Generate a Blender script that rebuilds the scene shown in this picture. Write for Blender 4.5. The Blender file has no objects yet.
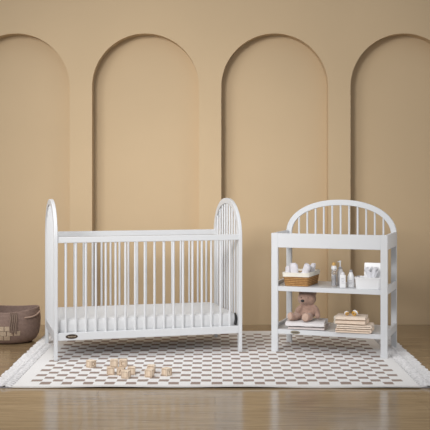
import bpy, bmesh, math, random
from mathutils import Vector, Matrix, noise
random.seed(4)
S = bpy.context.scene
COL = S.collection
PI = math.pi

# ------------------------------------------------------------------ camera
FPX = 966.3; HOR = 175.94; HC = 1.3034
cam = bpy.data.objects.new('camera', bpy.data.cameras.new('camera'))
COL.objects.link(cam); S.camera = cam
cam.location = (0, 0, HC); cam.rotation_euler = (PI/2, 0, 0)
cam.data.sensor_width = 36.0; cam.data.lens = 36.0*FPX/430.0
cam.data.shift_y = -(215-HOR)/430.0
cam.data.clip_end = 60

# ------------------------------------------------------------------ world, light, exposure
W = bpy.data.worlds.new('world'); S.world = W; W.use_nodes = True
bg = W.node_tree.nodes['Background']
bg.inputs['Color'].default_value = (0.95, 0.97, 1.0, 1); bg.inputs['Strength'].default_value = 0.45
def aim(o, target):
    o.rotation_euler = (Vector(target)-o.location).to_track_quat('-Z', 'Y').to_euler()
def softbox(name, loc, target, sx, sy, energy, spread):
    l = bpy.data.objects.new(name, bpy.data.lights.new(name, 'AREA')); COL.objects.link(l)
    l.data.shape = 'RECTANGLE'; l.data.size = sx; l.data.size_y = sy; l.data.energy = energy
    l.data.spread = math.radians(spread); l.data.color = (1.0, 0.99, 0.98)
    l.location = loc; aim(l, target)
softbox('key_softbox', (-4.4, 3.2, 2.8), (-0.1, 8.3, 1.3), 2.2, 2.2, 21, 70)
softbox('front_softbox', (-2.4, 1.5, 3.4), (0.0, 8.0, 1.2), 1.6, 1.6, 24, 49)
softbox('overhead_softbox', (-1.6, 5.8, 4.2), (-1.0, 6.4, 0), 2.0, 1.4, 15, 90)
softbox('right_fill', (3.6, 5.2, 1.6), (0, 7.0, 0.3), 1.2, 1.2, 3.8, 50)  # unseen fill added to lift the right-facing sides of the furniture
S.view_settings.view_transform = 'Standard'; S.view_settings.look = 'None'
S.view_settings.gamma = 1; S.view_settings.use_curve_mapping = False
S.view_settings.exposure = 0.0

# ------------------------------------------------------------------ materials
def mat(name, col, rough=0.6, spec=0.5, metallic=0.0, bump=None, vary=None, sheen=0, trans=0, coat=0):
    m = bpy.data.materials.new(name); m.use_nodes = True
    nt = m.node_tree; b = nt.nodes['Principled BSDF']
    b.inputs['Base Color'].default_value = (*col, 1)
    b.inputs['Roughness'].default_value = rough
    b.inputs['Specular IOR Level'].default_value = spec
    b.inputs['Metallic'].default_value = metallic
    b.inputs['Sheen Weight'].default_value = sheen
    b.inputs['Transmission Weight'].default_value = trans
    b.inputs['Coat Weight'].default_value = coat
    tc = nt.nodes.new('ShaderNodeTexCoord')
    if vary:
        sc, amt = vary
        n = nt.nodes.new('ShaderNodeTexNoise'); n.inputs['Scale'].default_value = sc; n.inputs['Detail'].default_value = 5
        nt.links.new(tc.outputs['Object'], n.inputs['Vector'])
        r = nt.nodes.new('ShaderNodeValToRGB')
        r.color_ramp.elements[0].position = .3; r.color_ramp.elements[1].position = .7
        r.color_ramp.elements[0].color = (*[c*(1-amt) for c in col], 1)
        r.color_ramp.elements[1].color = (*[min(1, c*(1+amt)) for c in col], 1)
        nt.links.new(n.outputs['Fac'], r.inputs['Fac']); nt.links.new(r.outputs['Color'], b.inputs['Base Color'])
    if bump:
        sc, st = bump
        n = nt.nodes.new('ShaderNodeTexNoise'); n.inputs['Scale'].default_value = sc; n.inputs['Detail'].default_value = 4
        nt.links.new(tc.outputs['Object'], n.inputs['Vector'])
        bp = nt.nodes.new('ShaderNodeBump'); bp.inputs['Strength'].default_value = st; bp.inputs['Distance'].default_value = .01
        nt.links.new(n.outputs['Fac'], bp.inputs['Height']); nt.links.new(bp.outputs['Normal'], b.inputs['Normal'])
    return m

M = {}
M['wall'] = mat('tan_plaster', (0.540, 0.405, 0.254), .85, .2, bump=(3, .08), vary=(1.1, .03))
M['white'] = mat('white_lacquer', (0.625, 0.635, 0.65), .38, .4)
M['mattress'] = mat('white_sheet', (0.71, 0.715, 0.725), .8, .2, bump=(14, .08))
M['fringe'] = mat('white_yarn', (0.76, 0.745, 0.745), .9, .1, bump=(160, .5), vary=(70, .16))
M['gap_shade'] = mat('fringe_gap_shade', (0.27, 0.25, 0.25), .95, .1, bump=(90, .8))  # dark grey painted as the shade in the fringe gaps
M['black'] = mat('black_elastic', (0.012, 0.012, 0.013), .6)
M['bronze'] = mat('dark_bronze', (0.07, 0.05, 0.035), .35, .5, .6)
M['bronze_light'] = mat('bronze_relief', (0.50, 0.42, 0.32), .4, .5, .5)
M['champagne'] = mat('champagne_metal', (0.30, 0.27, 0.21), .4, .5, .5)
M['bear'] = mat('dusty_pink_plush', (0.42, 0.275, 0.215), .95, .1, bump=(120, .8), vary=(60, .15), sheen=.3)
M['bear_pad'] = mat('pale_plush', (0.54, 0.38, 0.30), .95, .1, bump=(140, .5), vary=(60, .08), sheen=.3)
M['nose'] = mat('black_stitching', (0.008, 0.008, 0.009), .4)
M['towel'] = mat('white_terry', (0.76, 0.73, 0.73), .95, .1, bump=(150, .5))
M['towel_pink'] = mat('blush_terry', (0.68, 0.61, 0.59), .95, .1, bump=(150, .5))
M['cloth'] = mat('cream_muslin', (0.74, 0.60, 0.48), .9, .1, bump=(60, .5), vary=(30, .08))
M['cloth2'] = mat('pale_cream_muslin', (0.76, 0.64, 0.53), .9, .1, bump=(60, .5), vary=(30, .08))
M['liner'] = mat('ivory_cotton', (0.80, 0.76, 0.67), .9, .1, bump=(50, .5))
M['diaper'] = mat('white_lilac_cotton', (0.74, 0.72, 0.76), .9, .1, bump=(45, .6), vary=(25, .08))
M['plastic'] = mat('white_plastic', (0.80, 0.80, 0.81), .3)
M['plastic2'] = mat('milky_plastic', (0.66, 0.65, 0.67), .3)
M['clear'] = mat('clear_plastic', (0.93, 0.92, 0.92), .08, trans=.85)
M['greycap'] = mat('grey_cap', (0.36, 0.35, 0.36), .35)
M['goldwood'] = mat('amber_cap', (0.62, 0.38, 0.12), .4)
M['amber'] = mat('amber_rubber', (0.62, 0.34, 0.05), .35)
M['tissue'] = mat('grey_white_tissue', (0.72, 0.72, 0.75), .9, .1, bump=(60, .5))
M['label'] = mat('printed_label', (0.42, 0.42, 0.46), .6)
M['rope'] = mat('blush_rope', (0.40, 0.28, 0.22), .85)
M['tassel'] = mat('taupe_yarn', (0.22, 0.155, 0.12), .9)

def wicker(name, c1, c2, sx, sy):
    m = mat(name, c1, .75, .25); nt = m.node_tree; b = nt.nodes['Principled BSDF']
    uv = nt.nodes.new('ShaderNodeTexCoord')
    w1 = nt.nodes.new('ShaderNodeTexWave'); w1.bands_direction = 'Z'; w1.inputs['Scale'].default_value = sy; w1.inputs['Distortion'].default_value = 1.2
    n = nt.nodes.new('ShaderNodeTexNoise'); n.inputs['Scale'].default_value = sx
    nt.links.new(uv.outputs['Object'], w1.inputs['Vector']); nt.links.new(uv.outputs['Object'], n.inputs['Vector'])
    mx = nt.nodes.new('ShaderNodeMath'); mx.operation = 'MULTIPLY'
    nt.links.new(w1.outputs['Fac'], mx.inputs[0]); nt.links.new(n.outputs['Fac'], mx.inputs[1])
    r = nt.nodes.new('ShaderNodeValToRGB'); r.color_ramp.elements[0].position = .05; r.color_ramp.elements[1].position = .6
    r.color_ramp.elements[0].color = (*c2, 1); r.color_ramp.elements[1].color = (*c1, 1)
    nt.links.new(mx.outputs[0], r.inputs['Fac']); nt.links.new(r.outputs['Color'], b.inputs['Base Color'])
    bp = nt.nodes.new('ShaderNodeBump'); bp.inputs['Strength'].default_value = .6; bp.inputs['Distance'].default_value = .006
    nt.links.new(mx.outputs[0], bp.inputs['Height']); nt.links.new(bp.outputs['Normal'], b.inputs['Normal'])
    return m
M['wicker'] = wicker('honey_wicker', (0.55, 0.31, 0.12), (0.26, 0.13, 0.045), 60, 24)
M['darkrope'] = wicker('taupe_woven_rope', (0.33, 0.235, 0.195), (0.20, 0.135, 0.11), 50, 34)
M['patch'] = wicker('beige_raffia', (0.80, 0.66, 0.50), (0.36, 0.26, 0.18), 140, 60)

def wood_block():
    m = mat('pale_beech', (0.68, 0.52, 0.38), .6, .3); nt = m.node_tree; b = nt.nodes['Principled BSDF']
    tc = nt.nodes.new('ShaderNodeTexCoord'); mp = nt.nodes.new('ShaderNodeMapping'); mp.inputs['Scale'].default_value = (60, 60, 9)
    n = nt.nodes.new('ShaderNodeTexNoise'); n.inputs['Scale'].default_value = 1; n.inputs['Detail'].default_value = 6
    nt.links.new(tc.outputs['Object'], mp.inputs['Vector']); nt.links.new(mp.outputs['Vector'], n.inputs['Vector'])
    r = nt.nodes.new('ShaderNodeValToRGB'); r.color_ramp.elements[0].position = .3; r.color_ramp.elements[1].position = .7
    r.color_ramp.elements[0].color = (0.62, 0.47, 0.34, 1); r.color_ramp.elements[1].color = (0.82, 0.70, 0.56, 1)
    nt.links.new(n.outputs['Fac'], r.inputs['Fac']); nt.links.new(r.outputs['Color'], b.inputs['Base Color'])
    return m
M['block'] = wood_block()
M['ink'] = mat('burnt_wood_print', (0.26, 0.15, 0.08), .7)

def floor_mat():
    m = mat('oak_plank', (0.3, 0.2, 0.1), .15, .9); nt = m.node_tree; b = nt.nodes['Principled BSDF']; L = nt.links.new
    tc = nt.nodes.new('ShaderNodeTexCoord')
    br = nt.nodes.new('ShaderNodeTexBrick')
    br.offset = .37; br.inputs['Scale'].default_value = 1; br.inputs['Brick Width'].default_value = 1.9; br.inputs['Row Height'].default_value = .19
    br.inputs['Mortar Size'].default_value = .0016; br.inputs['Mortar Smooth'].default_value = .3; br.inputs['Bias'].default_value = 0
    br.inputs['Color1'].default_value = (0.345, 0.248, 0.140, 1); br.inputs['Color2'].default_value = (0.300, 0.212, 0.115, 1); br.inputs['Mortar'].default_value = (0.22, 0.15, 0.09, 1)
    L(tc.outputs['Object'], br.inputs['Vector'])
    mp = nt.nodes.new('ShaderNodeMapping'); mp.inputs['Scale'].default_value = (1.6, 22, 1)
    n = nt.nodes.new('ShaderNodeTexNoise'); n.inputs['Scale'].default_value = 1.5; n.inputs['Detail'].default_value = 8; n.inputs['Distortion'].default_value = 1.2
    L(tc.outputs['Object'], mp.inputs['Vector']); L(mp.outputs['Vector'], n.inputs['Vector'])
    r = nt.nodes.new('ShaderNodeValToRGB'); r.color_ramp.elements[0].position = .32; r.color_ramp.elements[1].position = .62
    r.color_ramp.elements[0].color = (0.62, 0.56, 0.50, 1); r.color_ramp.elements[1].color = (1.1, 1.1, 1.1, 1)
    L(n.outputs['Fac'], r.inputs['Fac'])
    mix = nt.nodes.new('ShaderNodeMix'); mix.data_type = 'RGBA'; mix.blend_type = 'MULTIPLY'; mix.inputs['Factor'].default_value = .75
    L(br.outputs['Color'], mix.inputs['A']); L(r.outputs['Color'], mix.inputs['B'])
    # knots
    mp2 = nt.nodes.new('ShaderNodeMapping'); mp2.inputs['Scale'].default_value = (1.6, 4.2, 1)
    v = nt.nodes.new('ShaderNodeTexVoronoi'); v.inputs['Scale'].default_value = 1.0
    L(tc.outputs['Object'], mp2.inputs['Vector']); L(mp2.outputs['Vector'], v.inputs['Vector'])
    r2 = nt.nodes.new('ShaderNodeValToRGB'); r2.color_ramp.elements[0].position = .0; r2.color_ramp.elements[1].position = .16
    r2.color_ramp.elements[0].color = (.45, .38, .32, 1); r2.color_ramp.elements[1].color = (1, 1, 1, 1)
    L(v.outputs['Distance'], r2.inputs['Fac'])
    mix2 = nt.nodes.new('ShaderNodeMix'); mix2.data_type = 'RGBA'; mix2.blend_type = 'MULTIPLY'; mix2.inputs['Factor'].default_value = .8
    L(mix.outputs['Result'], mix2.inputs['A']); L(r2.outputs['Color'], mix2.inputs['B'])
    L(mix2.outputs['Result'], b.inputs['Base Color'])
    bp = nt.nodes.new('ShaderNodeBump'); bp.inputs['Strength'].default_value = .12; bp.inputs['Distance'].default_value = .004
    L(n.outputs['Fac'], bp.inputs['Height']); L(bp.outputs['Normal'], b.inputs['Normal'])
    return m
M['floor'] = floor_mat()

RX0, RX1, RY0, RY1 = -1.247, 1.261, 5.925, 8.07
def rug_mat():
    m = mat('checked_wool', (0.75, 0.73, 0.72), .92, .1); nt = m.node_tree; b = nt.nodes['Principled BSDF']; L = nt.links.new
    def math_(op, a, c=None, cl=False):
        x = nt.nodes.new('ShaderNodeMath'); x.operation = op; x.use_clamp = cl
        for i, q in enumerate((a, c)):
            if q is None: continue
            if isinstance(q, (int, float)): x.inputs[i].default_value = q
            else: L(q, x.inputs[i])
        return x.outputs[0]
    tc = nt.nodes.new('ShaderNodeTexCoord')
    n = nt.nodes.new('ShaderNodeTexNoise'); n.inputs['Scale'].default_value = 9; n.inputs['Detail'].default_value = 2
    L(tc.outputs['Object'], n.inputs['Vector'])
    n2 = nt.nodes.new('ShaderNodeTexNoise'); n2.inputs['Scale'].default_value = 130; n2.inputs['Detail'].default_value = 2
    L(tc.outputs['Object'], n2.inputs['Vector'])
    sp = nt.nodes.new('ShaderNodeSeparateXYZ'); L(tc.outputs['Object'], sp.inputs[0])
    wob = math_('MULTIPLY', math_('SUBTRACT', n.outputs['Fac'], .5), .016)
    wob2 = math_('MULTIPLY', math_('SUBTRACT', n2.outputs['Fac'], .5), .012)
    x = math_('ADD', math_('ADD', sp.outputs['X'], wob), wob2)
    y = math_('ADD', math_('ADD', sp.outputs['Y'], wob), wob2)
    PX, PY = .134, .0809
    rowf = math_('DIVIDE', math_('SUBTRACT', y, 6.036-PY/2), PY)
    row = math_('FLOOR', rowf); fy = math_('SUBTRACT', rowf, row)
    odd = math_('MULTIPLY', math_('FLOORED_MODULO', row, 2), .5)
    xf = math_('ADD', math_('DIVIDE', math_('SUBTRACT', x, -.958), PX), odd)
    fx = math_('FRACT', math_('ADD', xf, 40.0))
    tx = math_('LESS_THAN', fx, .48)
    ty = math_('LESS_THAN', math_('ABSOLUTE', math_('SUBTRACT', fy, .5)), math_('ADD', .38, math_('MULTIPLY', math_('LESS_THAN', row, .5), .08)))
    idx = math_('FLOOR', xf)
    inx = math_('MULTIPLY', math_('GREATER_THAN', idx, -1.5), math_('LESS_THAN', math_('SUBTRACT', idx, math_('MULTIPLY', odd, 2)), 15.5))
    iny = math_('MULTIPLY', math_('GREATER_THAN', rowf, 0.0), math_('LESS_THAN', rowf, 24.0))
    k = math_('MULTIPLY', math_('MULTIPLY', tx, ty), math_('MULTIPLY', inx, iny))
    mix = nt.nodes.new('ShaderNodeMix'); mix.data_type = 'RGBA'
    mix.inputs['A'].default_value = (0.90, 0.885, 0.875, 1); mix.inputs['B'].default_value = (0.37, 0.29, 0.25, 1)
    L(k, mix.inputs['Factor'])
    mul = nt.nodes.new('ShaderNodeMix'); mul.data_type = 'RGBA'; mul.blend_type = 'MULTIPLY'; mul.inputs['Factor'].default_value = .2
    L(mix.outputs['Result'], mul.inputs['A']); L(n2.outputs['Fac'], mul.inputs['B'])
    L(mul.outputs['Result'], b.inputs['Base Color'])
    bp = nt.nodes.new('ShaderNodeBump'); bp.inputs['Strength'].default_value = .5; bp.inputs['Distance'].default_value = .005
    L(n2.outputs['Fac'], bp.inputs['Height']); L(bp.outputs['Normal'], b.inputs['Normal'])
    return m
M['rug'] = rug_mat()

# ------------------------------------------------------------------ helpers
def obj(name, bm, m, parent=None, smooth=True, bevel=0, seg=2, loc=(0, 0, 0), rot=(0, 0, 0), label=None):
    me = bpy.data.meshes.new(name); bm.normal_update(); bm.to_mesh(me); bm.free()
    mats = m if isinstance(m, (list, tuple)) else [m]
    for q in mats: me.materials.append(q)
    if smooth:
        for p in me.polygons: p.use_smooth = True
        me.set_sharp_from_angle(angle=math.radians(40))
    o = bpy.data.objects.new(name, me); COL.objects.link(o)
    o.location = loc; o.rotation_euler = rot
    if parent: o.parent = parent
    if bevel:
        b = o.modifiers.new('bevel', 'BEVEL'); b.width = bevel; b.segments = seg; b.limit_method = 'ANGLE'
        b.harden_normals = True
    if label: o['label'] = label
    return o
def thing(name, label, cat, loc=(0, 0, 0), rz=0, group=None):
    o = bpy.data.objects.new(name, None); COL.objects.link(o)
    o.empty_display_size = .05
    o.location = loc; o.rotation_euler = (0, 0, rz); return tag(o, label, cat, group)
def tag(o, label, cat, group=None):
    o['label'] = label; o['category'] = cat
    if group: o['group'] = group
    return o
def structure(o): o['kind'] = 'structure'; return o
def box(bm, x0, x1, y0, y1, z0, z1):
    r = bmesh.ops.create_cube(bm, size=1)
    for v in r['verts']:
        v.co = Vector(((x0+x1)/2+v.co.x*(x1-x0), (y0+y1)/2+v.co.y*(y1-y0), (z0+z1)/2+v.co.z*(z1-z0)))
    return r['verts']
def boxm(*a):
    bm = bmesh.new(); box(bm, *a); return bm
def rod(bm, p, q, r, r2=None, seg=12):
    p, q = Vector(p), Vector(q); d = q-p
    res = bmesh.ops.create_cone(bm, cap_ends=True, segments=seg, radius1=r, radius2=r if r2 is None else r2, depth=d.length)
    mt = Matrix.Translation((p+q)/2) @ d.to_track_quat('Z', 'Y').to_matrix().to_4x4()
    bmesh.ops.transform(bm, matrix=mt, verts=res['verts'])
def rodm(*a, **k):
    bm = bmesh.new(); rod(bm, *a, **k); return bm
def tube(bm, pts, r, seg=8, closed=False):
    pts = [Vector(p) for p in pts]; n = len(pts); rings = []
    for i, p in enumerate(pts):
        a = pts[i-1] if (i > 0 or closed) else p; b = pts[(i+1) % n] if (i < n-1 or closed) else p
        t = (b-a).normalized(); up = Vector((0, 0, 1)) if abs(t.z) < .9 else Vector((0, 1, 0))
        s = t.cross(up).normalized(); u = s.cross(t)
        rr = r[i] if isinstance(r, (list, tuple)) else r
        rings.append([bm.verts.new(p+(s*math.cos(2*PI*k/seg)+u*math.sin(2*PI*k/seg))*rr) for k in range(seg)])
    for i in range(n if closed else n-1):
        A, B = rings[i], rings[(i+1) % n]
        for k in range(seg): bm.faces.new((A[k], A[(k+1) % seg], B[(k+1) % seg], B[k]))
    if not closed:
        bm.faces.new(rings[0][::-1]); bm.faces.new(rings[-1])
def lathe(bm, prof, seg=28, sx=1, sy=1, cx=0, cy=0):
    rings = []
    for r, z in prof:
        rings.append([bm.verts.new((cx+r*sx*math.cos(2*PI*k/seg), cy+r*sy*math.sin(2*PI*k/seg), z)) for k in range(seg)])
    for A, B in zip(rings, rings[1:]):
        for k in range(seg): bm.faces.new((A[k], A[(k+1) % seg], B[(k+1) % seg], B[k]))
    bm.faces.new(rings[0][::-1]); bm.faces.new(rings[-1])
def lathem(prof, **k):
    bm = bmesh.new(); lathe(bm, prof, **k); return bm
def band(outer, inner, lo, hi, axis):
    """solid made of an inverted-U outline between two curves, thickness lo..hi along 'axis' ('x' or 'y')"""
    bm = bmesh.new()
    def V(a, z, t): return bm.verts.new((t, a, z) if axis == 'x' else (a, t, z))
    g = [[V(a, z, t) for (a, z) in c] for c in (outer, inner) for t in (lo, hi)]
    oL, oH, iL, iH = g; n = len(outer)
    for i in range(n-1):
        bm.faces.new((oL[i], oL[i+1], iL[i+1], iL[i])); bm.faces.new((oH[i+1], oH[i], iH[i], iH[i+1]))
        bm.faces.new((oL[i+1], oL[i], oH[i], oH[i+1])); bm.faces.new((iL[i], iL[i+1], iH[i+1], iH[i]))
    bm.faces.new((oL[0], iL[0], iH[0], oH[0])); bm.faces.new((oL[-1], oH[-1], iH[-1], iL[-1]))
    bmesh.ops.recalc_face_normals(bm, faces=bm.faces)
    return bm
def arch_curve(half, zs, top, zfoot, n=36, p=2.0):
    c = [(-half, zfoot)]
    for i in range(n+1):
        t = PI-PI*i/n
        ct, st = math.cos(t), max(0, math.sin(t))
        c.append((half*math.copysign(abs(ct)**(2/p), ct), zs+(top-zs)*st**(2/p)))
    c.append((half, zfoot)); return c
def arch_z(a, half, zs, top, p=2.0):
    return zs+(top-zs)*max(0, 1-abs(a/half)**p)**(1/p)
def copy_tree(o, parent=None):
    c = o.copy(); COL.objects.link(c)
    if parent: c.parent = parent
    for ch in list(o.children): copy_tree(ch, c)
    return c

# ------------------------------------------------------------------ wall with arched niches, floor
WY = 8.349; DEPTH = .12
X0, X1, ZT = -4.4, 4.4, 3.6
def back_wall():
    bm = bmesh.new()
    arches = [(-1.0627+1.1168*k, -1.0627+1.1168*k+.9245) for k in range(-3, 5)]
    arches = [a for a in arches if a[0] > X0+.1 and a[1] < X1-.1]
    spring, N = 2.072, 48
    def v(x, y, z): return bm.verts.new((x, y, z))
    def quad(*p): bm.faces.new([v(*q) for q in p])
    prev = X0
    for a, b in arches:
        quad((prev, WY, 0), (a, WY, 0), (a, WY, ZT), (prev, WY, ZT)); prev = b
        r = (b-a)/2; c = (a+b)/2
        crv = [(c-r*math.cos(PI*i/N), spring+r*math.sin(PI*i/N)) for i in range(N+1)]
        for (xa, za), (xb, zb) in zip(crv, crv[1:]):
            quad((xa, WY, za), (xb, WY, zb), (xb, WY, ZT), (xa, WY, ZT))
        full = [(a, 0)]+crv+[(b, 0)]
        # reveal with a small rounded edge
        e = .004
        for (xa, za), (xb, zb) in zip(full, full[1:]):
            quad((xa, WY, za), (xa, WY+DEPTH, za), (xb, WY+DEPTH, zb), (xb, WY, zb))
        bm.faces.new([v(x, WY+DEPTH, z) for x, z in full])
    quad((prev, WY, 0), (X1, WY, 0), (X1, WY, ZT), (prev, WY, ZT))
    quad((X0, WY+.3, 0), (X1, WY+.3, 0), (X1, WY+.3, ZT), (X0, WY+.3, ZT))
    quad((X0, WY, ZT), (X1, WY, ZT), (X1, WY+.3, ZT), (X0, WY+.3, ZT))
    quad((X0, WY, 0), (X0, WY, ZT), (X0, WY+.3, ZT), (X0, WY+.3, 0))
    quad((X1, WY, 0), (X1, WY, ZT), (X1, WY+.3, ZT), (X1, WY+.3, 0))
    bmesh.ops.remove_doubles(bm, verts=bm.verts, dist=1e-5)
    bmesh.ops.recalc_face_normals(bm, faces=bm.faces)
    return structure(obj('wall_back', bm, M['wall'], smooth=False))
back_wall()
structure(obj('floor', boxm(X0, X1, -1.0, WY+.3, -.08, 0), M['floor'], smooth=False))

# ------------------------------------------------------------------ rug
rug = thing('area_rug', 'large white and taupe checkerboard rug with fringed short ends, under the crib and changing table', 'rug', (0, 0, 0))
def rug_body():
    bm = bmesh.new(); nx, ny = 120, 60
    T = .009
    def h(x, y):
        e = max(0, 1-(y-RY0)/.10)
        w = .5+.5*math.sin(x*5.1+1.3)*math.sin(x*2.3+.4)
        return e*e*(.002+.010*w)
    top = [[None]*(ny+1) for _ in range(nx+1)]; bot = [[None]*(ny+1) for _ in range(nx+1)]
    for i in range(nx+1):
        for j in range(ny+1):
            x = RX0+(RX1-RX0)*i/nx; y = RY0+(RY1-RY0)*(j/ny)**1.5
            yy = y+(.004*math.sin(x*3.7) if j == 0 else 0)
            z = h(x, y)
            bot[i][j] = bm.verts.new((x, yy, z+.0005)); top[i][j] = bm.verts.new((x, yy, z+T))
    for i in range(nx):
        for j in range(ny):
            bm.faces.new((top[i][j], top[i+1][j], top[i+1][j+1], top[i][j+1]))
            bm.faces.new((bot[i][j], bot[i][j+1], bot[i+1][j+1], bot[i+1][j]))
    for i in range(nx):
        bm.faces.new((bot[i][0], bot[i+1][0], top[i+1][0], top[i][0])); bm.faces.new((bot[i+1][ny], bot[i][ny], top[i][ny], top[i+1][ny]))
    for j in range(ny):
        bm.faces.new((bot[0][j+1], bot[0][j], top[0][j], top[0][j+1])); bm.faces.new((bot[nx][j], bot[nx][j+1], top[nx][j+1], top[nx][j]))
    return bm
obj('rug_body', rug_body(), M['rug'], rug)
def fringe(x, sgn, ln):
    bm = bmesh.new(); y = RY0+.012; i = 0
    rr = random.Random(5 if sgn < 0 else 6)
    x0, x1 = sorted((x-.002*sgn, x+sgn*ln*.86))
    obj('gap_shade_strip', boxm(x0, x1, RY0+.006, RY1-.006, .0008, .003), M['gap_shade'], rug)       # added dark strip standing in for the shade between the tassels
    x += .005*sgn; ln -= .005
    while y < RY1-.02:
        c = y+.020
        for k, (a0, a1) in enumerate(((-.021, .018), (.021, -.018))):
            tube(bm, [(x-.003*sgn, c+a0, .008), (x+sgn*ln*.24, c+a0*.3, .011+.004*k), (x+sgn*ln*.42, c+a1, .013+.005*k)], [.005, .0085, .007], 7)
        bmesh.ops.create_icosphere(bm, subdivisions=1, radius=.013, matrix=Matrix.Translation((x+sgn*ln*.44, c, .015)))
        e = rr.uniform(-.010, .010)
        for k, q in enumerate((-.013, .0, .013)):
            tube(bm, [(x+sgn*ln*.46, c+q*.4, .011), (x+sgn*ln*.7, c+q+e*.5, .012), (x+sgn*ln*(1+rr.uniform(-.07, .07)), c+q*1.2+e, .006)], [.006, .0075, .005], 6)
        y += .050; i += 1
    return obj('fringe', bm, M['fringe'], rug)
fringe(RX0, -1, .135); fringe(RX1, 1, .155)
RUGZ = .0092

# ------------------------------------------------------------------ crib
CX, CY, CA = -.5548, 7.2726, .2607
CL, CW = 1.37, .731; hl, hw = CL/2, CW/2
crib = thing('baby_crib', 'white wooden crib with slatted rails and arched spindle ends standing on the checked rug', 'crib', (CX, CY, RUGZ), CA)
dz = -RUGZ
EU, EV = .026, .042                     # thickness and band width of the arched ends
ZS, ZTOP = .845, 1.134
def crib_end(sgn):
    lo, hi = (hl-EU, hl) if sgn > 0 else (-hl, -hl+EU)
    bm = band(arch_curve(hw, ZS+dz, ZTOP+dz, 0, p=2.1), arch_curve(hw-EV, ZS+dz, ZTOP-EV+dz, 0, p=2.1), lo, hi, 'x')
    e = obj('arched_end', bm, M['white'], crib, bevel=.004)
    m = (lo+hi)/2
    obj('end_rail', boxm(m-.0105, m+.0105, -hw+EV-.003, hw-EV+.003, .148+dz, .205+dz), M['white'], e, bevel=.003)
    for k in range(9):
        v = -hw+EV/2+(CW-EV)*(k+1)/10
        zt = arch_z(v, hw-EV, ZS, ZTOP-EV, 2.1)+.006
        obj('spindle', rodm((m, v, .20+dz), (m, v, zt+dz), .0082), M['white'], e)
crib_end(-1); crib_end(1)
def crib_side(sgn):
    v0 = sgn*(hw-.021)
    a, b = -hl+EU-.002, hl-EU+.002
    t = obj('top_rail', boxm(a, b, v0-.014, v0+.014, .833+dz, .8748+dz), M['white'], crib, bevel=.004)
    obj('bottom_rail', boxm(a, b, v0-.014, v0+.014, .148+dz, .203+dz), M['white'], crib, bevel=.004)
    for k in range(18):
        u = -.601+.0703*k
        obj('spindle', rodm((u, v0, .19+dz), (u, v0, .845+dz), .0085), M['white'], crib)
crib_side(-1); crib_side(1)
bm = bmesh.new()
box(bm, -hl+.03, -hl+.06, -hw+.05, hw-.05, .158+dz, .172+dz); box(bm, hl-.06, hl-.03, -hw+.05, hw-.05, .158+dz, .172+dz)
for k in range(9):
    u = -hl+.06+(CL-.12)*(k+.5)/9; box(bm, u-.03, u+.03, -hw+.045, hw-.045, .164+dz, .174+dz)
obj('mattress_support', bm, M['white'], crib)
def badge(parent, u, v, z, rx, rz, m, m2):
    bm = bmesh.new(); bmesh.ops.create_cone(bm, cap_ends=True, segments=32, radius1=1, radius2=.93, depth=1)
    bmesh.ops.transform(bm, matrix=Matrix.Translation((u, v-.0015, z)) @ Matrix.Rotation(PI/2, 4, 'X') @ Matrix.Diagonal((rx, rz, .003, 1)), verts=bm.verts)
    b = obj('oval_badge', bm, m, parent, label='dark metal oval badge' if m2 == M['bronze_light'] else 'champagne metal oval badge')
    bm = bmesh.new()
    # worn illegible relief line across the badge
    for k in range(7):
        x = u+(k-3)*rx*.19
        box(bm, x-rx*.06, x+rx*.06, v-.0042, v-.0028, z-rz*(.30 if k % 2 else .2), z+rz*(.2 if k % 3 else .34))
    obj('badge_relief', bm, m2, b)
badge(crib, -.562, -hw+.007, .176+dz, .043, .0165, M['bronze'], M['bronze_light'])

# mattress (lifts out of the crib)
mat_t = thing('crib_mattress', 'thick white sheeted mattress lying inside the slatted crib', 'mattress', (CX, CY, .1755), CA)
def soft_box(lx, ly, lz, r=.03, puff=.006, cuts=14, seed=0, amp=.003, corner=None):
    bm = bmesh.new()
    N = Vector((0, 0, seed*3.1))
    nx, ny, nz = cuts, max(4, int(cuts*ly/lx)), max(2, int(cuts*lz/lx)+2)
    bmesh.ops.create_cube(bm, size=1)
    for v in bm.verts: v.co = Vector((v.co.x*lx, v.co.y*ly, (v.co.z+.5)*lz))
    ed = {0: [], 1: [], 2: []}
    for e in bm.edges:
        d = e.verts[0].co-e.verts[1].co; k = max(range(3), key=lambda i: abs(d[i])); ed[k].append(e)
    for k, n in ((0, nx), (1, ny), (2, nz)):
        ee = []
        for e in bm.edges:
            d = e.verts[0].co-e.verts[1].co
            if max(range(3), key=lambda i: abs(d[i])) == k: ee.append(e)
        bmesh.ops.subdivide_edges(bm, edges=ee, cuts=n, use_grid_fill=True)
    for v in bm.verts:
        c = v.co.copy(); q = Vector((max(-lx/2+r, min(lx/2-r, c.x)), max(-ly/2+r, min(ly/2-r, c.y)), max(r if r < lz/2 else lz/2, min(lz-r if r < lz/2 else lz/2, c.z))))
        d = c-q
        rr = min(r, lz/2)
        if d.length > 1e-9: c = q+d.normalized()*min(d.length, rr) if d.length > rr else c
        fx = 1-(2*c.x/lx)**2; fy = 1-(2*c.y/ly)**2
        s = 1 if c.z > lz*.5 else 0
        c.z += s*puff*max(0, fx)*max(0, fy)
        nz_ = noise.noise(c*22+N)*amp
        c.z += nz_*s; c.x += noise.noise(c*12+N*2)*amp*.25; c.y += noise.noise(c*12-N)*amp*.25
        v.co = c
    return bm
obj('sheet', soft_box(1.295, .655, .122, r=.03, puff=.004, cuts=30, amp=.0022), M['mattress'], mat_t)
# dark elastic corner strap at the front right corner
bm = bmesh.new()
tube(bm, [(.650, -.285, .112), (.654, -.300, .092), (.652, -.316, .068), (.644, -.326, .048), (.636, -.327, .034)], [.005, .009, .011, .011, .009], 8)
obj('elastic_strap', bm, M['black'], mat_t, label='black elastic corner strap')

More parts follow.
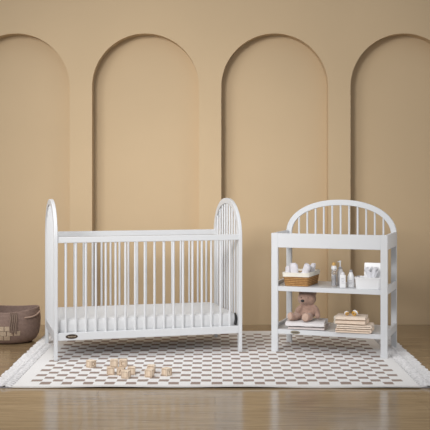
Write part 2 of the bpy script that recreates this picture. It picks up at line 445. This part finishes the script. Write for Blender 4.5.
# ------------------------------------------------------------------ changing table
TX, TY, TA = .8928, 7.2022, -.3345
TL, TW = .855, .452; tl, tw = TL/2, TW/2
tab = thing('changing_table', 'white open changing table with two shelves and an arched spindle back', 'changing table', (TX, TY, RUGZ), TA)
PU, PV = .050, .026
for s in (-1, 1):
    x0, x1 = (-tl, -tl+PU) if s < 0 else (tl-PU, tl)
    obj('front_leg', boxm(x0, x1, -tw, -tw+PV, 0, .883+dz), M['white'], tab, bevel=.003)
AZ, AT = .862, 1.122
ar = obj('arched_back', band(arch_curve(tl, AZ+dz, AT+dz, 0, p=2.12), arch_curve(tl-.043, AZ+dz, AT-.043+dz, 0, p=2.12), tw-PV, tw, 'y'), M['white'], tab, bevel=.004)
for k in range(11):
    u = (k-5)*.0655
    zt = arch_z(u, tl-.043, AZ, AT-.043, 2.12)+.006
    obj('spindle', rodm((u, tw-PV/2, .84+dz), (u, tw-PV/2, zt+dz), .0075), M['white'], ar)
obj('front_rail', boxm(-tl+PU-.001, tl-PU+.001, -tw+.0015, -tw+.022, .777+dz, .882+dz), M['white'], tab, bevel=.002)
obj('back_rail', boxm(-tl+.04, tl-.04, tw-.022, tw-.004, .777+dz, .855+dz), M['white'], tab, bevel=.002)
for s in (-1, 1):
    x0, x1 = (-tl+.001, -tl+.021) if s < 0 else (tl-.021, tl-.001)
    obj('side_rail', boxm(x0, x1, -tw+PV-.001, tw-PV+.001, .777+dz, .883+dz), M['white'], tab, bevel=.002)
obj('tray_bottom', boxm(-tl+.02, tl-.02, -tw+.021, tw-.021, .79+dz, .806+dz), M['white'], tab)
for zt in (.491, .176):
    sh = obj('shelf', boxm(-tl+.02, tl-.02, -tw+.004, tw-.004, zt-.034+dz, zt+dz), M['white'], tab, bevel=.002)
    for s in (-1, 1):
        x0, x1 = (-tl+.002, -tl+.0205) if s < 0 else (tl-.0205, tl-.002)
        obj('side_rail', boxm(x0, x1, -tw+PV-.001, tw-PV+.001, zt-.034+dz, zt+.024+dz), M['white'], sh, bevel=.002)
badge(tab, -.246, -tw+.0035, .158+dz, .036, .0135, M['champagne'], M['bronze'])
tmat = Matrix.Translation((TX, TY, 0)) @ Matrix.Rotation(TA, 4, 'Z')
def tp(u, v, z):
    p = tmat @ Vector((u, v, z)); return (p.x, p.y, p.z)
ZM, ZB = .4915, .1765

# ---- wicker basket
bk = thing('wicker_basket', 'small honey wicker basket with ivory cloth liner on the middle shelf', 'basket', tp(-.244, -.040, ZM), TA-.06)
def hollow_box(w, d, h, t, taper, r=.02, z0=0, n=6):
    bm = bmesh.new()
    def ring(hw_, hd_, z, rr):
        out = []
        for cx, cy, a0 in ((hw_-rr, hd_-rr, 0), (-hw_+rr, hd_-rr, 90), (-hw_+rr, -hd_+rr, 180), (hw_-rr, -hd_+rr, 270)):
            for i in range(n+1):
                a = math.radians(a0+90*i/n); out.append(bm.verts.new((cx+rr*math.cos(a), cy+rr*math.sin(a), z)))
        return out
    R = []
    for f in (0, .33, .66, 1):
        k = taper+(1-taper)*f; R.append(ring(w/2*k, d/2*k, z0+h*f, r))
    for f in (1, .5, .08):
        k = taper+(1-taper)*f; R.append(ring(w/2*k-t, d/2*k-t, z0+h*f, max(.004, r-t)))
    for A, B in zip(R, R[1:]):
        for k in range(len(A)): bm.faces.new((A[k], A[(k+1) % len(A)], B[(k+1) % len(A)], B[k]))
    bm.faces.new(R[0][::-1]); bm.faces.new(R[-1])
    return bm
obj('basket_body', hollow_box(.196, .315, .084, .006, .90), M['wicker'], bk)
lb = hollow_box(.208, .327, .030, .012, .985, r=.025, z0=.070)
bmesh.ops.subdivide_edges(lb, edges=lb.edges, cuts=1)
for v in lb.verts: v.co += Vector((noise.noise(v.co*40), noise.noise(v.co*40+Vector((5, 0, 0))), noise.noise(v.co*35+Vector((0, 9, 0)))))*.004
ln = obj('cloth_liner', lb, M['liner'], bk)
# remove liner floor look: rolled cloth diapers standing in the basket
bmat = Matrix.Translation(tp(-.244, -.040, ZM)) @ Matrix.Rotation(TA-.06, 4, 'Z')
def rolled(u, v, z, L, r, tilt, az, label, seed):
    bm = bmesh.new(); n, sg = 12, 18
    rings = []
    for i in range(n+1):
        f = i/n; rr = r*(.93+.07*math.sin(PI*f))
        if i == 0 or i == n: rr *= .90
        rings.append([bm.verts.new((rr*1.12*math.cos(2*PI*k/sg)*(1+.07*noise.noise(Vector((k*.8, f*3, seed)))), rr*.9*math.sin(2*PI*k/sg), f*L+.006*math.cos(2*PI*k/sg+seed))) for k in range(sg)])
    for A, B in zip(rings, rings[1:]):
        for k in range(sg): bm.faces.new((A[k], A[(k+1) % sg], B[(k+1) % sg], B[k]))
    # inset spiral end
    for i, base in ((n, 1), (0, -1)):
        last = rings[i]
        for q, zz in ((.7, -.004), (.55, .004), (.3, -.003)):
            nw = [bm.verts.new((w.co.x*q/(.9), w.co.y*q/(.9), last[0].co.z*0+(L if base > 0 else 0)+zz*base)) for w in rings[i]]
            for k in range(sg):
                f = (last[k], last[(k+1) % sg], nw[(k+1) % sg], nw[k]); bm.faces.new(f if base > 0 else f[::-1])
            last = nw
        bm.faces.new(last if base > 0 else last[::-1])
    p = bmat @ Vector((u, v, z))
    o = obj('rolled_cloth', bm, M['diaper'], None, loc=p)
    o.rotation_euler = (Matrix.Rotation(TA+az, 3, 'Z') @ Matrix.Rotation(tilt, 3, 'Y')).to_euler()
    return tag(o, label, 'cloth', 'rolled cloths in the wicker basket')
rolled(-.074, -.095, .012, .125, .017, -.04, 0, 'short white rolled cloth at the left end of the wicker basket', 1)
rolled(-.056, -.040, .012, .118, .018, .03, .3, 'white rolled cloth low behind the leftmost roll in the wicker basket', 2)
rolled(-.024, -.085, .012, .150, .027, -.06, 0, 'fat upright white cloth roll, tallest and widest in the wicker basket', 3)
rolled(.016, -.060, .012, .150, .024, .34, .1, 'pale cloth roll leaning right in the middle of the wicker basket', 4)
rolled(.046, .045, .012, .143, .019, .24, -.2, 'thin cloth roll at the far right end of the wicker basket', 5)

# ---- bottles
b1 = thing('oil_bottle', 'tall clear slim bottle with amber tip and white collar on the middle shelf', 'bottle', tp(.012, -.085, ZM), TA)
obj('bottle_body', lathem([(.0175, 0), (.0185, .004), (.0185, .11), (.015, .122), (.012, .126)]), M['clear'], b1)
obj('liquid', lathem([(.0155, .004), (.0158, .006), (.0158, .085)]), M['plastic2'], b1)
obj('collar', lathem([(.019, .124), (.021, .127), (.021, .139), (.018, .143), (.018, .150), (.014, .152)]), M['plastic'], b1)
obj('cap', lathem([(.013, .152), (.014, .156), (.013, .168), (.008, .175), (.002, .177)]), M['goldwood'], b1, label='amber tip')
b2 = thing('pump_bottle', 'milky pump bottle with thin tall nozzle behind the others on the middle shelf', 'bottle', tp(.044, -.015, ZM), TA)
obj('bottle_body', lathem([(.020, 0), (.022, .004), (.022, .10), (.017, .118), (.010, .122)]), M['plastic2'], b2)
obj('pump_collar', lathem([(.012, .122), (.013, .124), (.013, .136), (.007, .138)]), M['greycap'], b2)
bm = lathem([(.0045, .138), (.0045, .172), (.007, .173), (.007, .182), (.004, .184)]); rod(bm, (0, 0, .177), (-.018, -.006, .174), .0035)
obj('pump_nozzle', bm, M['plastic'], b2)
b3 = thing('lotion_bottle', 'short boxy white bottle with printed label in front of the pump bottle', 'bottle', tp(.094, -.165, ZM), TA+.2)
bm = soft_box(.044, .034, .094, r=.006, puff=.0, cuts=6, amp=0)
obj('bottle_body', bm, M['plastic'], b3)
obj('cap', lathem([(.014, .092), (.014, .106), (.011, .112), (.004, .114)]), M['plastic2'], b3)
bm = bmesh.new()
for k, wd in enumerate((.022, .028, .018, .024)): box(bm, -wd/2, wd/2, -.0178, -.0168, .068-k*.011, .071-k*.011)
obj('label_print', bm, M['label'], b3)
b4 = thing('powder_bottle', 'tapered white bottle with grey cap between the boxy bottle and the wipes box', 'bottle', tp(.142, -.105, ZM), TA)
obj('bottle_body', lathem([(.024, 0), (.027, .004), (.027, .055), (.024, .078), (.014, .104), (.011, .110)], sy=.8), M['plastic'], b4)
obj('cap', lathem([(.012, .110), (.0125, .112), (.011, .126), (.006, .128)]), M['greycap'], b4, label='grey cap')
bm = bmesh.new()
for k, wd in enumerate((.026, .030, .020)): box(bm, -wd/2, wd/2, -.0232, -.0205, .048-k*.011, .0505-k*.011)
obj('label_print', bm, M['label'], b4)

# ---- wipes box with open lid
wb = thing('wipes_box', 'white wipes box with raised lid beside the right post of the middle shelf', 'wipes box', tp(.279, -.125, ZM), TA+.03)
obj('box_body', hollow_box(.19, .13, .076, .005, .93, r=.02), M['plastic'], wb)
bm = hollow_box(.197, .137, .010, .02, 1, r=.022, z0=.072); obj('box_rim', bm, M['plastic'], wb)
bm = soft_box(.150, .100, .014, r=.006, puff=.0, cuts=6, amp=0)
bmesh.ops.transform(bm, matrix=Matrix.Translation((.028, .075, .075)) @ Matrix.Rotation(math.radians(80), 4, 'X') @ Matrix.Translation((0, .0525, 0)), verts=bm.verts)
obj('lid', bm, M['plastic'], wb)
bm = bmesh.new()
bmesh.ops.create_grid(bm, x_segments=26, y_segments=26, size=.5)
for v in bm.verts:
    x, y = v.co.x*2, v.co.y*2; r = math.hypot(x, y); a = math.atan2(y, x)
    f = .010+.022*r*(1+.35*math.sin(a*7+1))
    v.co = Vector((f*math.cos(a)*1.3, f*math.sin(a)*.75, .034+.104*min(1, r)**.8*(1+.18*math.sin(a*5))-.0*r))
tis = obj('wet_wipe', bm, M['tissue'], None, loc=tp(.297, -.125, ZM), rot=(0, 0, TA))
tis.modifiers.new('solid', 'SOLIDIFY').thickness = .0015
tag(tis, 'crumpled grey-white wipe sticking up out of the white wipes box', 'wipe')

# ---- folded towel and bear
def folded(lx, ly, th, layers, seed, amp=.003, side=1):
    """flat folded textile: stacked layers joined by round folds at one side"""
    bm = bmesh.new(); t = th/layers; path = []
    n = 14
    rr = random.Random(seed)
    for l in range(layers):
        z = t*(l+.5)
        xs = [lx*(i/n-.5) for i in range(n+1)]
        if l % 2: xs = xs[::-1]
        path += [(x*side, z) for x in xs]
        if l < layers-1:
            e = xs[-1]
            for a in (-60, -30, 0, 30, 60):
                path.append(((e+math.copysign(t*.5*math.cos(math.radians(a)), e))*side, z+t*.5+t*.5*math.sin(math.radians(a))))
    ny = 12; hh = t*.497
    rings = []
    for i, (x, z) in enumerate(path):
        a = path[max(0, i-1)]; b = path[min(len(path)-1, i+1)]
        dx, dzz = b[0]-a[0], b[1]-a[1]; l_ = math.hypot(dx, dzz) or 1; nx_, nz_ = -dzz/l_, dx/l_
        row = []
        for s in (1, -1):
            for j in (range(ny+1) if s > 0 else range(ny, -1, -1)):
                y = ly*(j/ny-.5)
                e = 1-.38*abs(2*j/ny-1)**12
                q = Vector((x+nx_*hh*s*e, y*(1+.012*noise.noise(Vector((x*20, z*90, seed)))), z+nz_*hh*s*e))
                q.z += amp*noise.noise(Vector((q.x*14, q.y*14, seed)))*(z/th) + .0
                q.x += amp*.6*noise.noise(Vector((q.y*20, z*60, seed+3)))
                q.z = max(q.z, .0003)
                row.append(bm.verts.new(q))
        rings.append(row)
    m = len(rings[0])
    for A, B in zip(rings, rings[1:]):
        for k in range(m): bm.faces.new((A[k], A[(k+1) % m], B[(k+1) % m], B[k]))
    bm.faces.new(rings[0][::-1]); bm.faces.new(rings[-1])
    bmesh.ops.recalc_face_normals(bm, faces=bm.faces)
    return bm
o = obj('folded_towel', folded(.268, .26, .020, 1, 3, .003), M['towel_pink'], None, loc=tp(-.178, -.075, ZB), rot=(0, 0, TA+.06))
tag(o, 'blush folded towel, lower of the two under the teddy bear', 'towel', 'towels under the teddy bear')
o = obj('folded_towel', folded(.285, .262, .036, 1, 8, .008), M['towel'], None, loc=tp(-.192, -.088, ZB+.0222), rot=(0, 0, TA+.12))
tag(o, 'white folded towel on which the teddy bear sits', 'towel', 'towels under the teddy bear')
TZ = ZB+.0575

def blob(name, ells, m, parent, voxel=.005, rough=.0035, smooth_it=6):
    bm = bmesh.new()
    for e in ells:
        c, r = e[0], e[1]; rot = e[2] if len(e) > 2 else (0, 0, 0)
        mt = Matrix.Translation(c) @ Matrix.Rotation(rot[2], 4, 'Z') @ Matrix.Rotation(rot[1], 4, 'Y') @ Matrix.Rotation(rot[0], 4, 'X') @ Matrix.Diagonal((*r, 1))
        bmesh.ops.create_icosphere(bm, subdivisions=3, radius=1, matrix=mt)
    o = obj(name, bm, m, parent)
    rm = o.modifiers.new('remesh', 'REMESH'); rm.mode = 'VOXEL'; rm.voxel_size = voxel; rm.use_smooth_shade = True
    sm = o.modifiers.new('smooth', 'SMOOTH'); sm.factor = .6; sm.iterations = smooth_it
    if rough:
        tx = bpy.data.textures.new('plush', 'CLOUDS'); tx.noise_scale = .012; tx.noise_depth = 2
        dm = o.modifiers.new('fur', 'DISPLACE'); dm.texture = tx; dm.strength = rough; dm.texture_coords = 'LOCAL'; dm.mid_level = .5
    return o
# bear local frame: faces -Y
bear = thing('teddy_bear', 'dusty pink plush teddy bear with black nose sitting on the folded towel', 'teddy bear', tp(-.188, -.075, TZ-.001), TA+.14)
bear.scale = (1.17, 1.12, 1.02)
obj_b = blob('bear_body', [
    ((0, 0, .062), (.053, .047, .060)),                  # belly
    ((0, -.002, .100), (.042, .037, .034)),              # chest
    ((-.004, -.016, .155), (.060, .050, .051), (0, 0, 0)),   # head
    ((-.018, -.056, .143), (.028, .024, .021)),          # muzzle
    ((-.042, -.004, .197), (.018, .011, .016)),          # ears
    ((.040, -.004, .195), (.019, .011, .017)),
    ((.056, -.022, .074), (.019, .021, .046), (.25, -.35, 0)),   # arms
    ((-.056, -.026, .074), (.019, .021, .044), (.35, .45, 0)),
    ((.066, -.036, .036), (.018, .019, .022)),
    ((-.074, -.044, .040), (.016, .018, .020)),
    ((-.068, -.050, .027), (.025, .056, .025), (0, 0, -.55)),  # legs
    ((.012, -.066, .030), (.027, .056, .027), (0, 0, -.10)),
    ((-.098, -.090, .036), (.024, .015, .034), (0, 0, -.55)),  # feet
    ((-.002, -.118, .036), (.028, .015, .036), (0, 0, -.1)),
], M['bear'], bear)
bm = bmesh.new(); bmesh.ops.create_icosphere(bm, subdivisions=3, radius=1, matrix=Matrix.Translation((-.026, -.080, .148)) @ Matrix.Diagonal((.0125, .007, .0095, 1)))
obj('bear_nose', bm, M['nose'], bear, label='black nose')
for x, y in ((-.036, -.0600), (.008, -.0635)):
    bm = bmesh.new(); bmesh.ops.create_icosphere(bm, subdivisions=2, radius=.0035, matrix=Matrix.Translation((x, y, .168)))
    obj('bear_eye', bm, M['nose'], bear, label='small dark eye')
for c, r, rz in (((-.1045, -.1015, .037), (.018, .006, .026), -.55), ((-.0035, -.1305, .037), (.021, .006, .028), -.1)):
    bm = bmesh.new(); bmesh.ops.create_icosphere(bm, subdivisions=3, radius=1, matrix=Matrix.Translation(c) @ Matrix.Rotation(rz, 4, 'Z') @ Matrix.Diagonal((*r, 1)))
    obj('foot_pad', bm, M['bear_pad'], bear, label='paler foot pad')

# ---- stack of folded cream cloths
specs = [(.245, .19, .030, 2, .0, 0, 'cream folded cloth, bottom of the stack on the lowest shelf', 'cloth', 0),
         (.240, .185, .027, 2, .004, .03, 'cream folded cloth with rounded folds, second from the bottom of the stack', 'cloth2', 0),
         (.215, .185, .028, 1, -.014, -.04, 'cream folded cloth, third from the bottom of the stack', 'cloth', .0),
         (.215, .180, .026, 1, -.018, .02, 'cream drawstring cloth folded on top of the stack', 'cloth2', .03)]
z = ZB
for lx, ly, th, lay, du, dr, lab, mm, tilt in specs:
    t = thing('folded_cloth', lab, 'cloth', tp(.174+du, -.145, z), TA+.05+dr, 'cream cloths stacked on the lowest shelf')
    obj('cloth_body', folded(lx, ly, th, lay, int(th*7000)+lay, .0022), M[mm], t)
    if th in (.026, .028):
        # rolled, tied end on the left of the two upper cloths
        bm = bmesh.new()
        for q in range(3):
            tube(bm, [(-lx/2-.004-.004*math.cos(a), -ly/2+.004+q*.014-.004*math.sin(a*2), th*.5+(.011)*math.sin(a)) for a in [k*PI/6 for k in range(12)]], .0035, 6, closed=True)
        obj('drawstring', bm, M['liner'], t)
    z += th+.0018
STK = z
def pacifier(u, v, rz, label, first=True):
    t = thing('pacifier', label, 'pacifier', tp(u, v, STK+.0022), rz, 'pacifiers on the stack of cloths')
    bm = bmesh.new(); bmesh.ops.create_uvsphere(bm, u_segments=20, v_segments=12, radius=1, matrix=Matrix.Translation((0, .004, .016)) @ Matrix.Rotation(.35, 4, 'X') @ Matrix.Diagonal((.018, .005, .015, 1)))
    obj('shield', bm, M['plastic'], t)
    bm = bmesh.new(); tube(bm, [(.011*math.cos(a), -.006-.004*math.sin(a), .011+.009*math.sin(a)) for a in [k*PI/8 for k in range(16)]], .0042, 8, closed=True)
    obj('ring_handle', bm, M['amber'], t, label='amber ring')
    bm = bmesh.new(); bmesh.ops.create_uvsphere(bm, u_segments=14, v_segments=10, radius=1, matrix=Matrix.Translation((0, .016, .017)) @ Matrix.Diagonal((.007, .011, .007, 1)))
    obj('nipple', bm, M['amber'], t, label='amber rubber teat')
    return t
pacifier(.127, -.185, TA+.7, 'small white and amber pacifier lying on the cloth stack, left of its pair')
p2 = pacifier(.186, -.185, TA-.6, 'white and amber pacifier with larger white shield, right on the cloth stack'); p2.scale = (1.35, 1.35, 1.35)

# ------------------------------------------------------------------ large woven floor basket
RB = thing('woven_basket', 'round taupe woven rope basket with rope handle on the floor by the left wall end', 'basket', (-1.617, 7.63, 0), 0); RB.scale = (1, 1, 1.07)
RB['label'] = 'large round taupe woven basket with beige patches standing on the wooden floor'
prof_o = [(.14, 0), (.175, .006), (.205, .025), (.225, .06), (.236, .11), (.238, .165), (.232, .215), (.228, .243)]
prof_i = [(.222, .247), (.214, .244), (.216, .21), (.222, .165), (.220, .11), (.208, .06), (.185, .03), (.05, .018)]
bm = bmesh.new(); sg = 64; rings = []
for r, z in prof_o+prof_i:
    rings.append([bm.verts.new(((r+.003*noise.noise(Vector((math.cos(2*PI*k/sg)*3, math.sin(2*PI*k/sg)*3, z*8))))*math.cos(2*PI*k/sg), (r*.93)*math.sin(2*PI*k/sg), z+(.010*(z/.24)**3*math.cos(2*PI*k/sg*2)))) for k in range(sg)])
for A, B in zip(rings, rings[1:]):
    for k in range(sg): bm.faces.new((A[k], A[(k+1) % sg], B[(k+1) % sg], B[k]))
bm.faces.new(rings[0][::-1]); bm.faces.new(rings[-1])
obj('basket_body', bm, M['darkrope'], RB)
def bsurf(az, z, off=.003):
    """point on the basket's outer wall; az in degrees, -90 faces the room"""
    for (r0, z0), (r1, z1) in zip(prof_o, prof_o[1:]):
        if z0 <= z <= z1: r = r0+(r1-r0)*(z-z0)/(z1-z0); break
    a = math.radians(az); return Vector(((r+off)*math.cos(a), (r*.93+off)*math.sin(a), z))
bm = bmesh.new(); tube(bm, [bsurf(-52+k*5, .196-.010*math.sin(PI*k/9)+(k*.0032), .008) for k in range(10)], .0065, 8)
obj('rope_handle', bm, M['rope'], RB, label='lighter rope handle')
bm = bmesh.new()
for i, a in enumerate((-79, -75.5, -72, -68.5)):
    tube(bm, [bsurf(a, .236, .006), bsurf(a+1, .19, .010), bsurf(a-.6, .14, .011), bsurf(a+.5, .095-.012*(i % 2), .010)], [.006, .0065, .0055, .007], 7)
obj('hanging_tassel', bm, M['tassel'], RB, label='hanging taupe yarn tassel')
def patch(a0, a1, z0, z1):
    bm = bmesh.new(); n = 6
    lo = [[bm.verts.new(bsurf(a0+(a1-a0)*i/n, z0+(z1-z0)*j/2, .001)) for i in range(n+1)] for j in range(3)]
    hi = [[bm.verts.new(bsurf(a0+(a1-a0)*i/n, z0+(z1-z0)*j/2, .006)) for i in range(n+1)] for j in range(3)]
    for j in range(2):
        for i in range(n):
            bm.faces.new((hi[j][i], hi[j][i+1], hi[j+1][i+1], hi[j+1][i])); bm.faces.new((lo[j][i+1], lo[j][i], lo[j+1][i], lo[j+1][i+1]))
    for i in range(n):
        bm.faces.new((lo[0][i], lo[0][i+1], hi[0][i+1], hi[0][i])); bm.faces.new((lo[2][i+1], lo[2][i], hi[2][i], hi[2][i+1]))
    for j in range(2):
        bm.faces.new((lo[j+1][0], lo[j][0], hi[j][0], hi[j+1][0])); bm.faces.new((lo[j][n], lo[j+1][n], hi[j+1][n], hi[j][n]))
    obj('raffia_patch', bm, M['patch'], RB, label='beige raffia patch')
for k in range(4): patch(-128+k*13, -117.5+k*13+1, .105, .138)
for k in range(5): patch(-124+k*13, -113.5+k*13+1, .070, .102)
for k in range(3): patch(-117+k*13, -106.5+k*13+1, .036, .067)

# ------------------------------------------------------------------ wooden alphabet blocks
BS = .0495
def letter_mesh(ch, size):
    cu = bpy.data.curves.new('letter', 'FONT'); cu.body = ch; cu.size = size; cu.align_x = 'CENTER'; cu.align_y = 'CENTER'; cu.extrude = .0006
    ob = bpy.data.objects.new('letter', cu); COL.objects.link(ob)
    dg = bpy.context.evaluated_depsgraph_get(); dg.update()
    me = bpy.data.meshes.new_from_object(ob.evaluated_get(dg)); bpy.data.objects.remove(ob)
    bm = bmesh.new(); bm.from_mesh(me); return bm
def block(x, y, z, rz, label, letters=(None, None)):
    """letters: on the face towards -Y and on the face towards +X of the block's own frame"""
    t = thing('toy_block', label, 'toy block', (x, y, z), rz, 'wooden toy blocks on the rug')
    h = BS/2
    obj('block_body', boxm(-h, h, -h, h, 0, BS), M['block'], t, bevel=.0025)
    fr = bmesh.new()
    for ang in (0, PI/2, PI, -PI/2):
        R = Matrix.Rotation(ang, 4, 'Z'); s = BS*.40; w = .0022
        vs = []
        for (x0, x1, z0, z1) in ((-s, s, h+s-w, h+s), (-s, s, h-s, h-s+w), (-s, -s+w, h-s, h+s), (s-w, s, h-s, h+s)):
            vs += box(fr, x0, x1, -h-.0005, -h+.001, z0, z1)
        bmesh.ops.transform(fr, matrix=R, verts=vs)
    obj('printed_frame', fr, M['ink'], t)
    for ch, ang in zip(letters, (0, PI/2)):
        if ch:
            lb = letter_mesh(ch, BS*.72)
            bmesh.ops.transform(lb, matrix=Matrix.Rotation(ang, 4, 'Z') @ Matrix.Translation((0, -h-.0003, h)) @ Matrix.Rotation(PI/2, 4, 'X'), verts=lb.verts)
            obj('letter', lb, M['ink'], t)
R0 = RUGZ+.0003
r2 = BS*.7071
block(-.838, 6.498+r2, R0, math.radians(-47), 'toy block standing alone nearest the left crib leg', (None, 'D'))
block(-.680, 6.269+.028, R0, .10, 'toy block at the left end of the pyramid bottom row')
block(-.612, 6.262+.028, R0, -.06, 'toy block with letter A in the middle of the pyramid bottom row', ('A', None))
block(-.545, 6.275+.028, R0, .04, 'toy block at the right of the pyramid bottom row, half hidden behind the front block')
block(-.657, 6.270+.028, R0+BS+.0003, .03, 'toy block on top of the pyramid, left one of the upper pair')
block(-.598, 6.270+.028, R0+BS+.0003, -.08, 'toy block with letter C on top of the pyramid, right one', ('C', None))
block(-.570, 6.150+.034, R0, -.30, 'toy block on the rug in front of the pyramid, nearest the camera', (None, None))
block(-.422, 6.190+.034, R0, -.30, 'toy block in front of the overlapping pair right of the pyramid')
block(-.420, 6.335+.030, R0, -.12, 'toy block behind the overlapping pair right of the pyramid')
block(-.313, 6.232+r2, R0, math.radians(-43), 'toy block with letter Y, rightmost on the rug', (None, 'Y'))
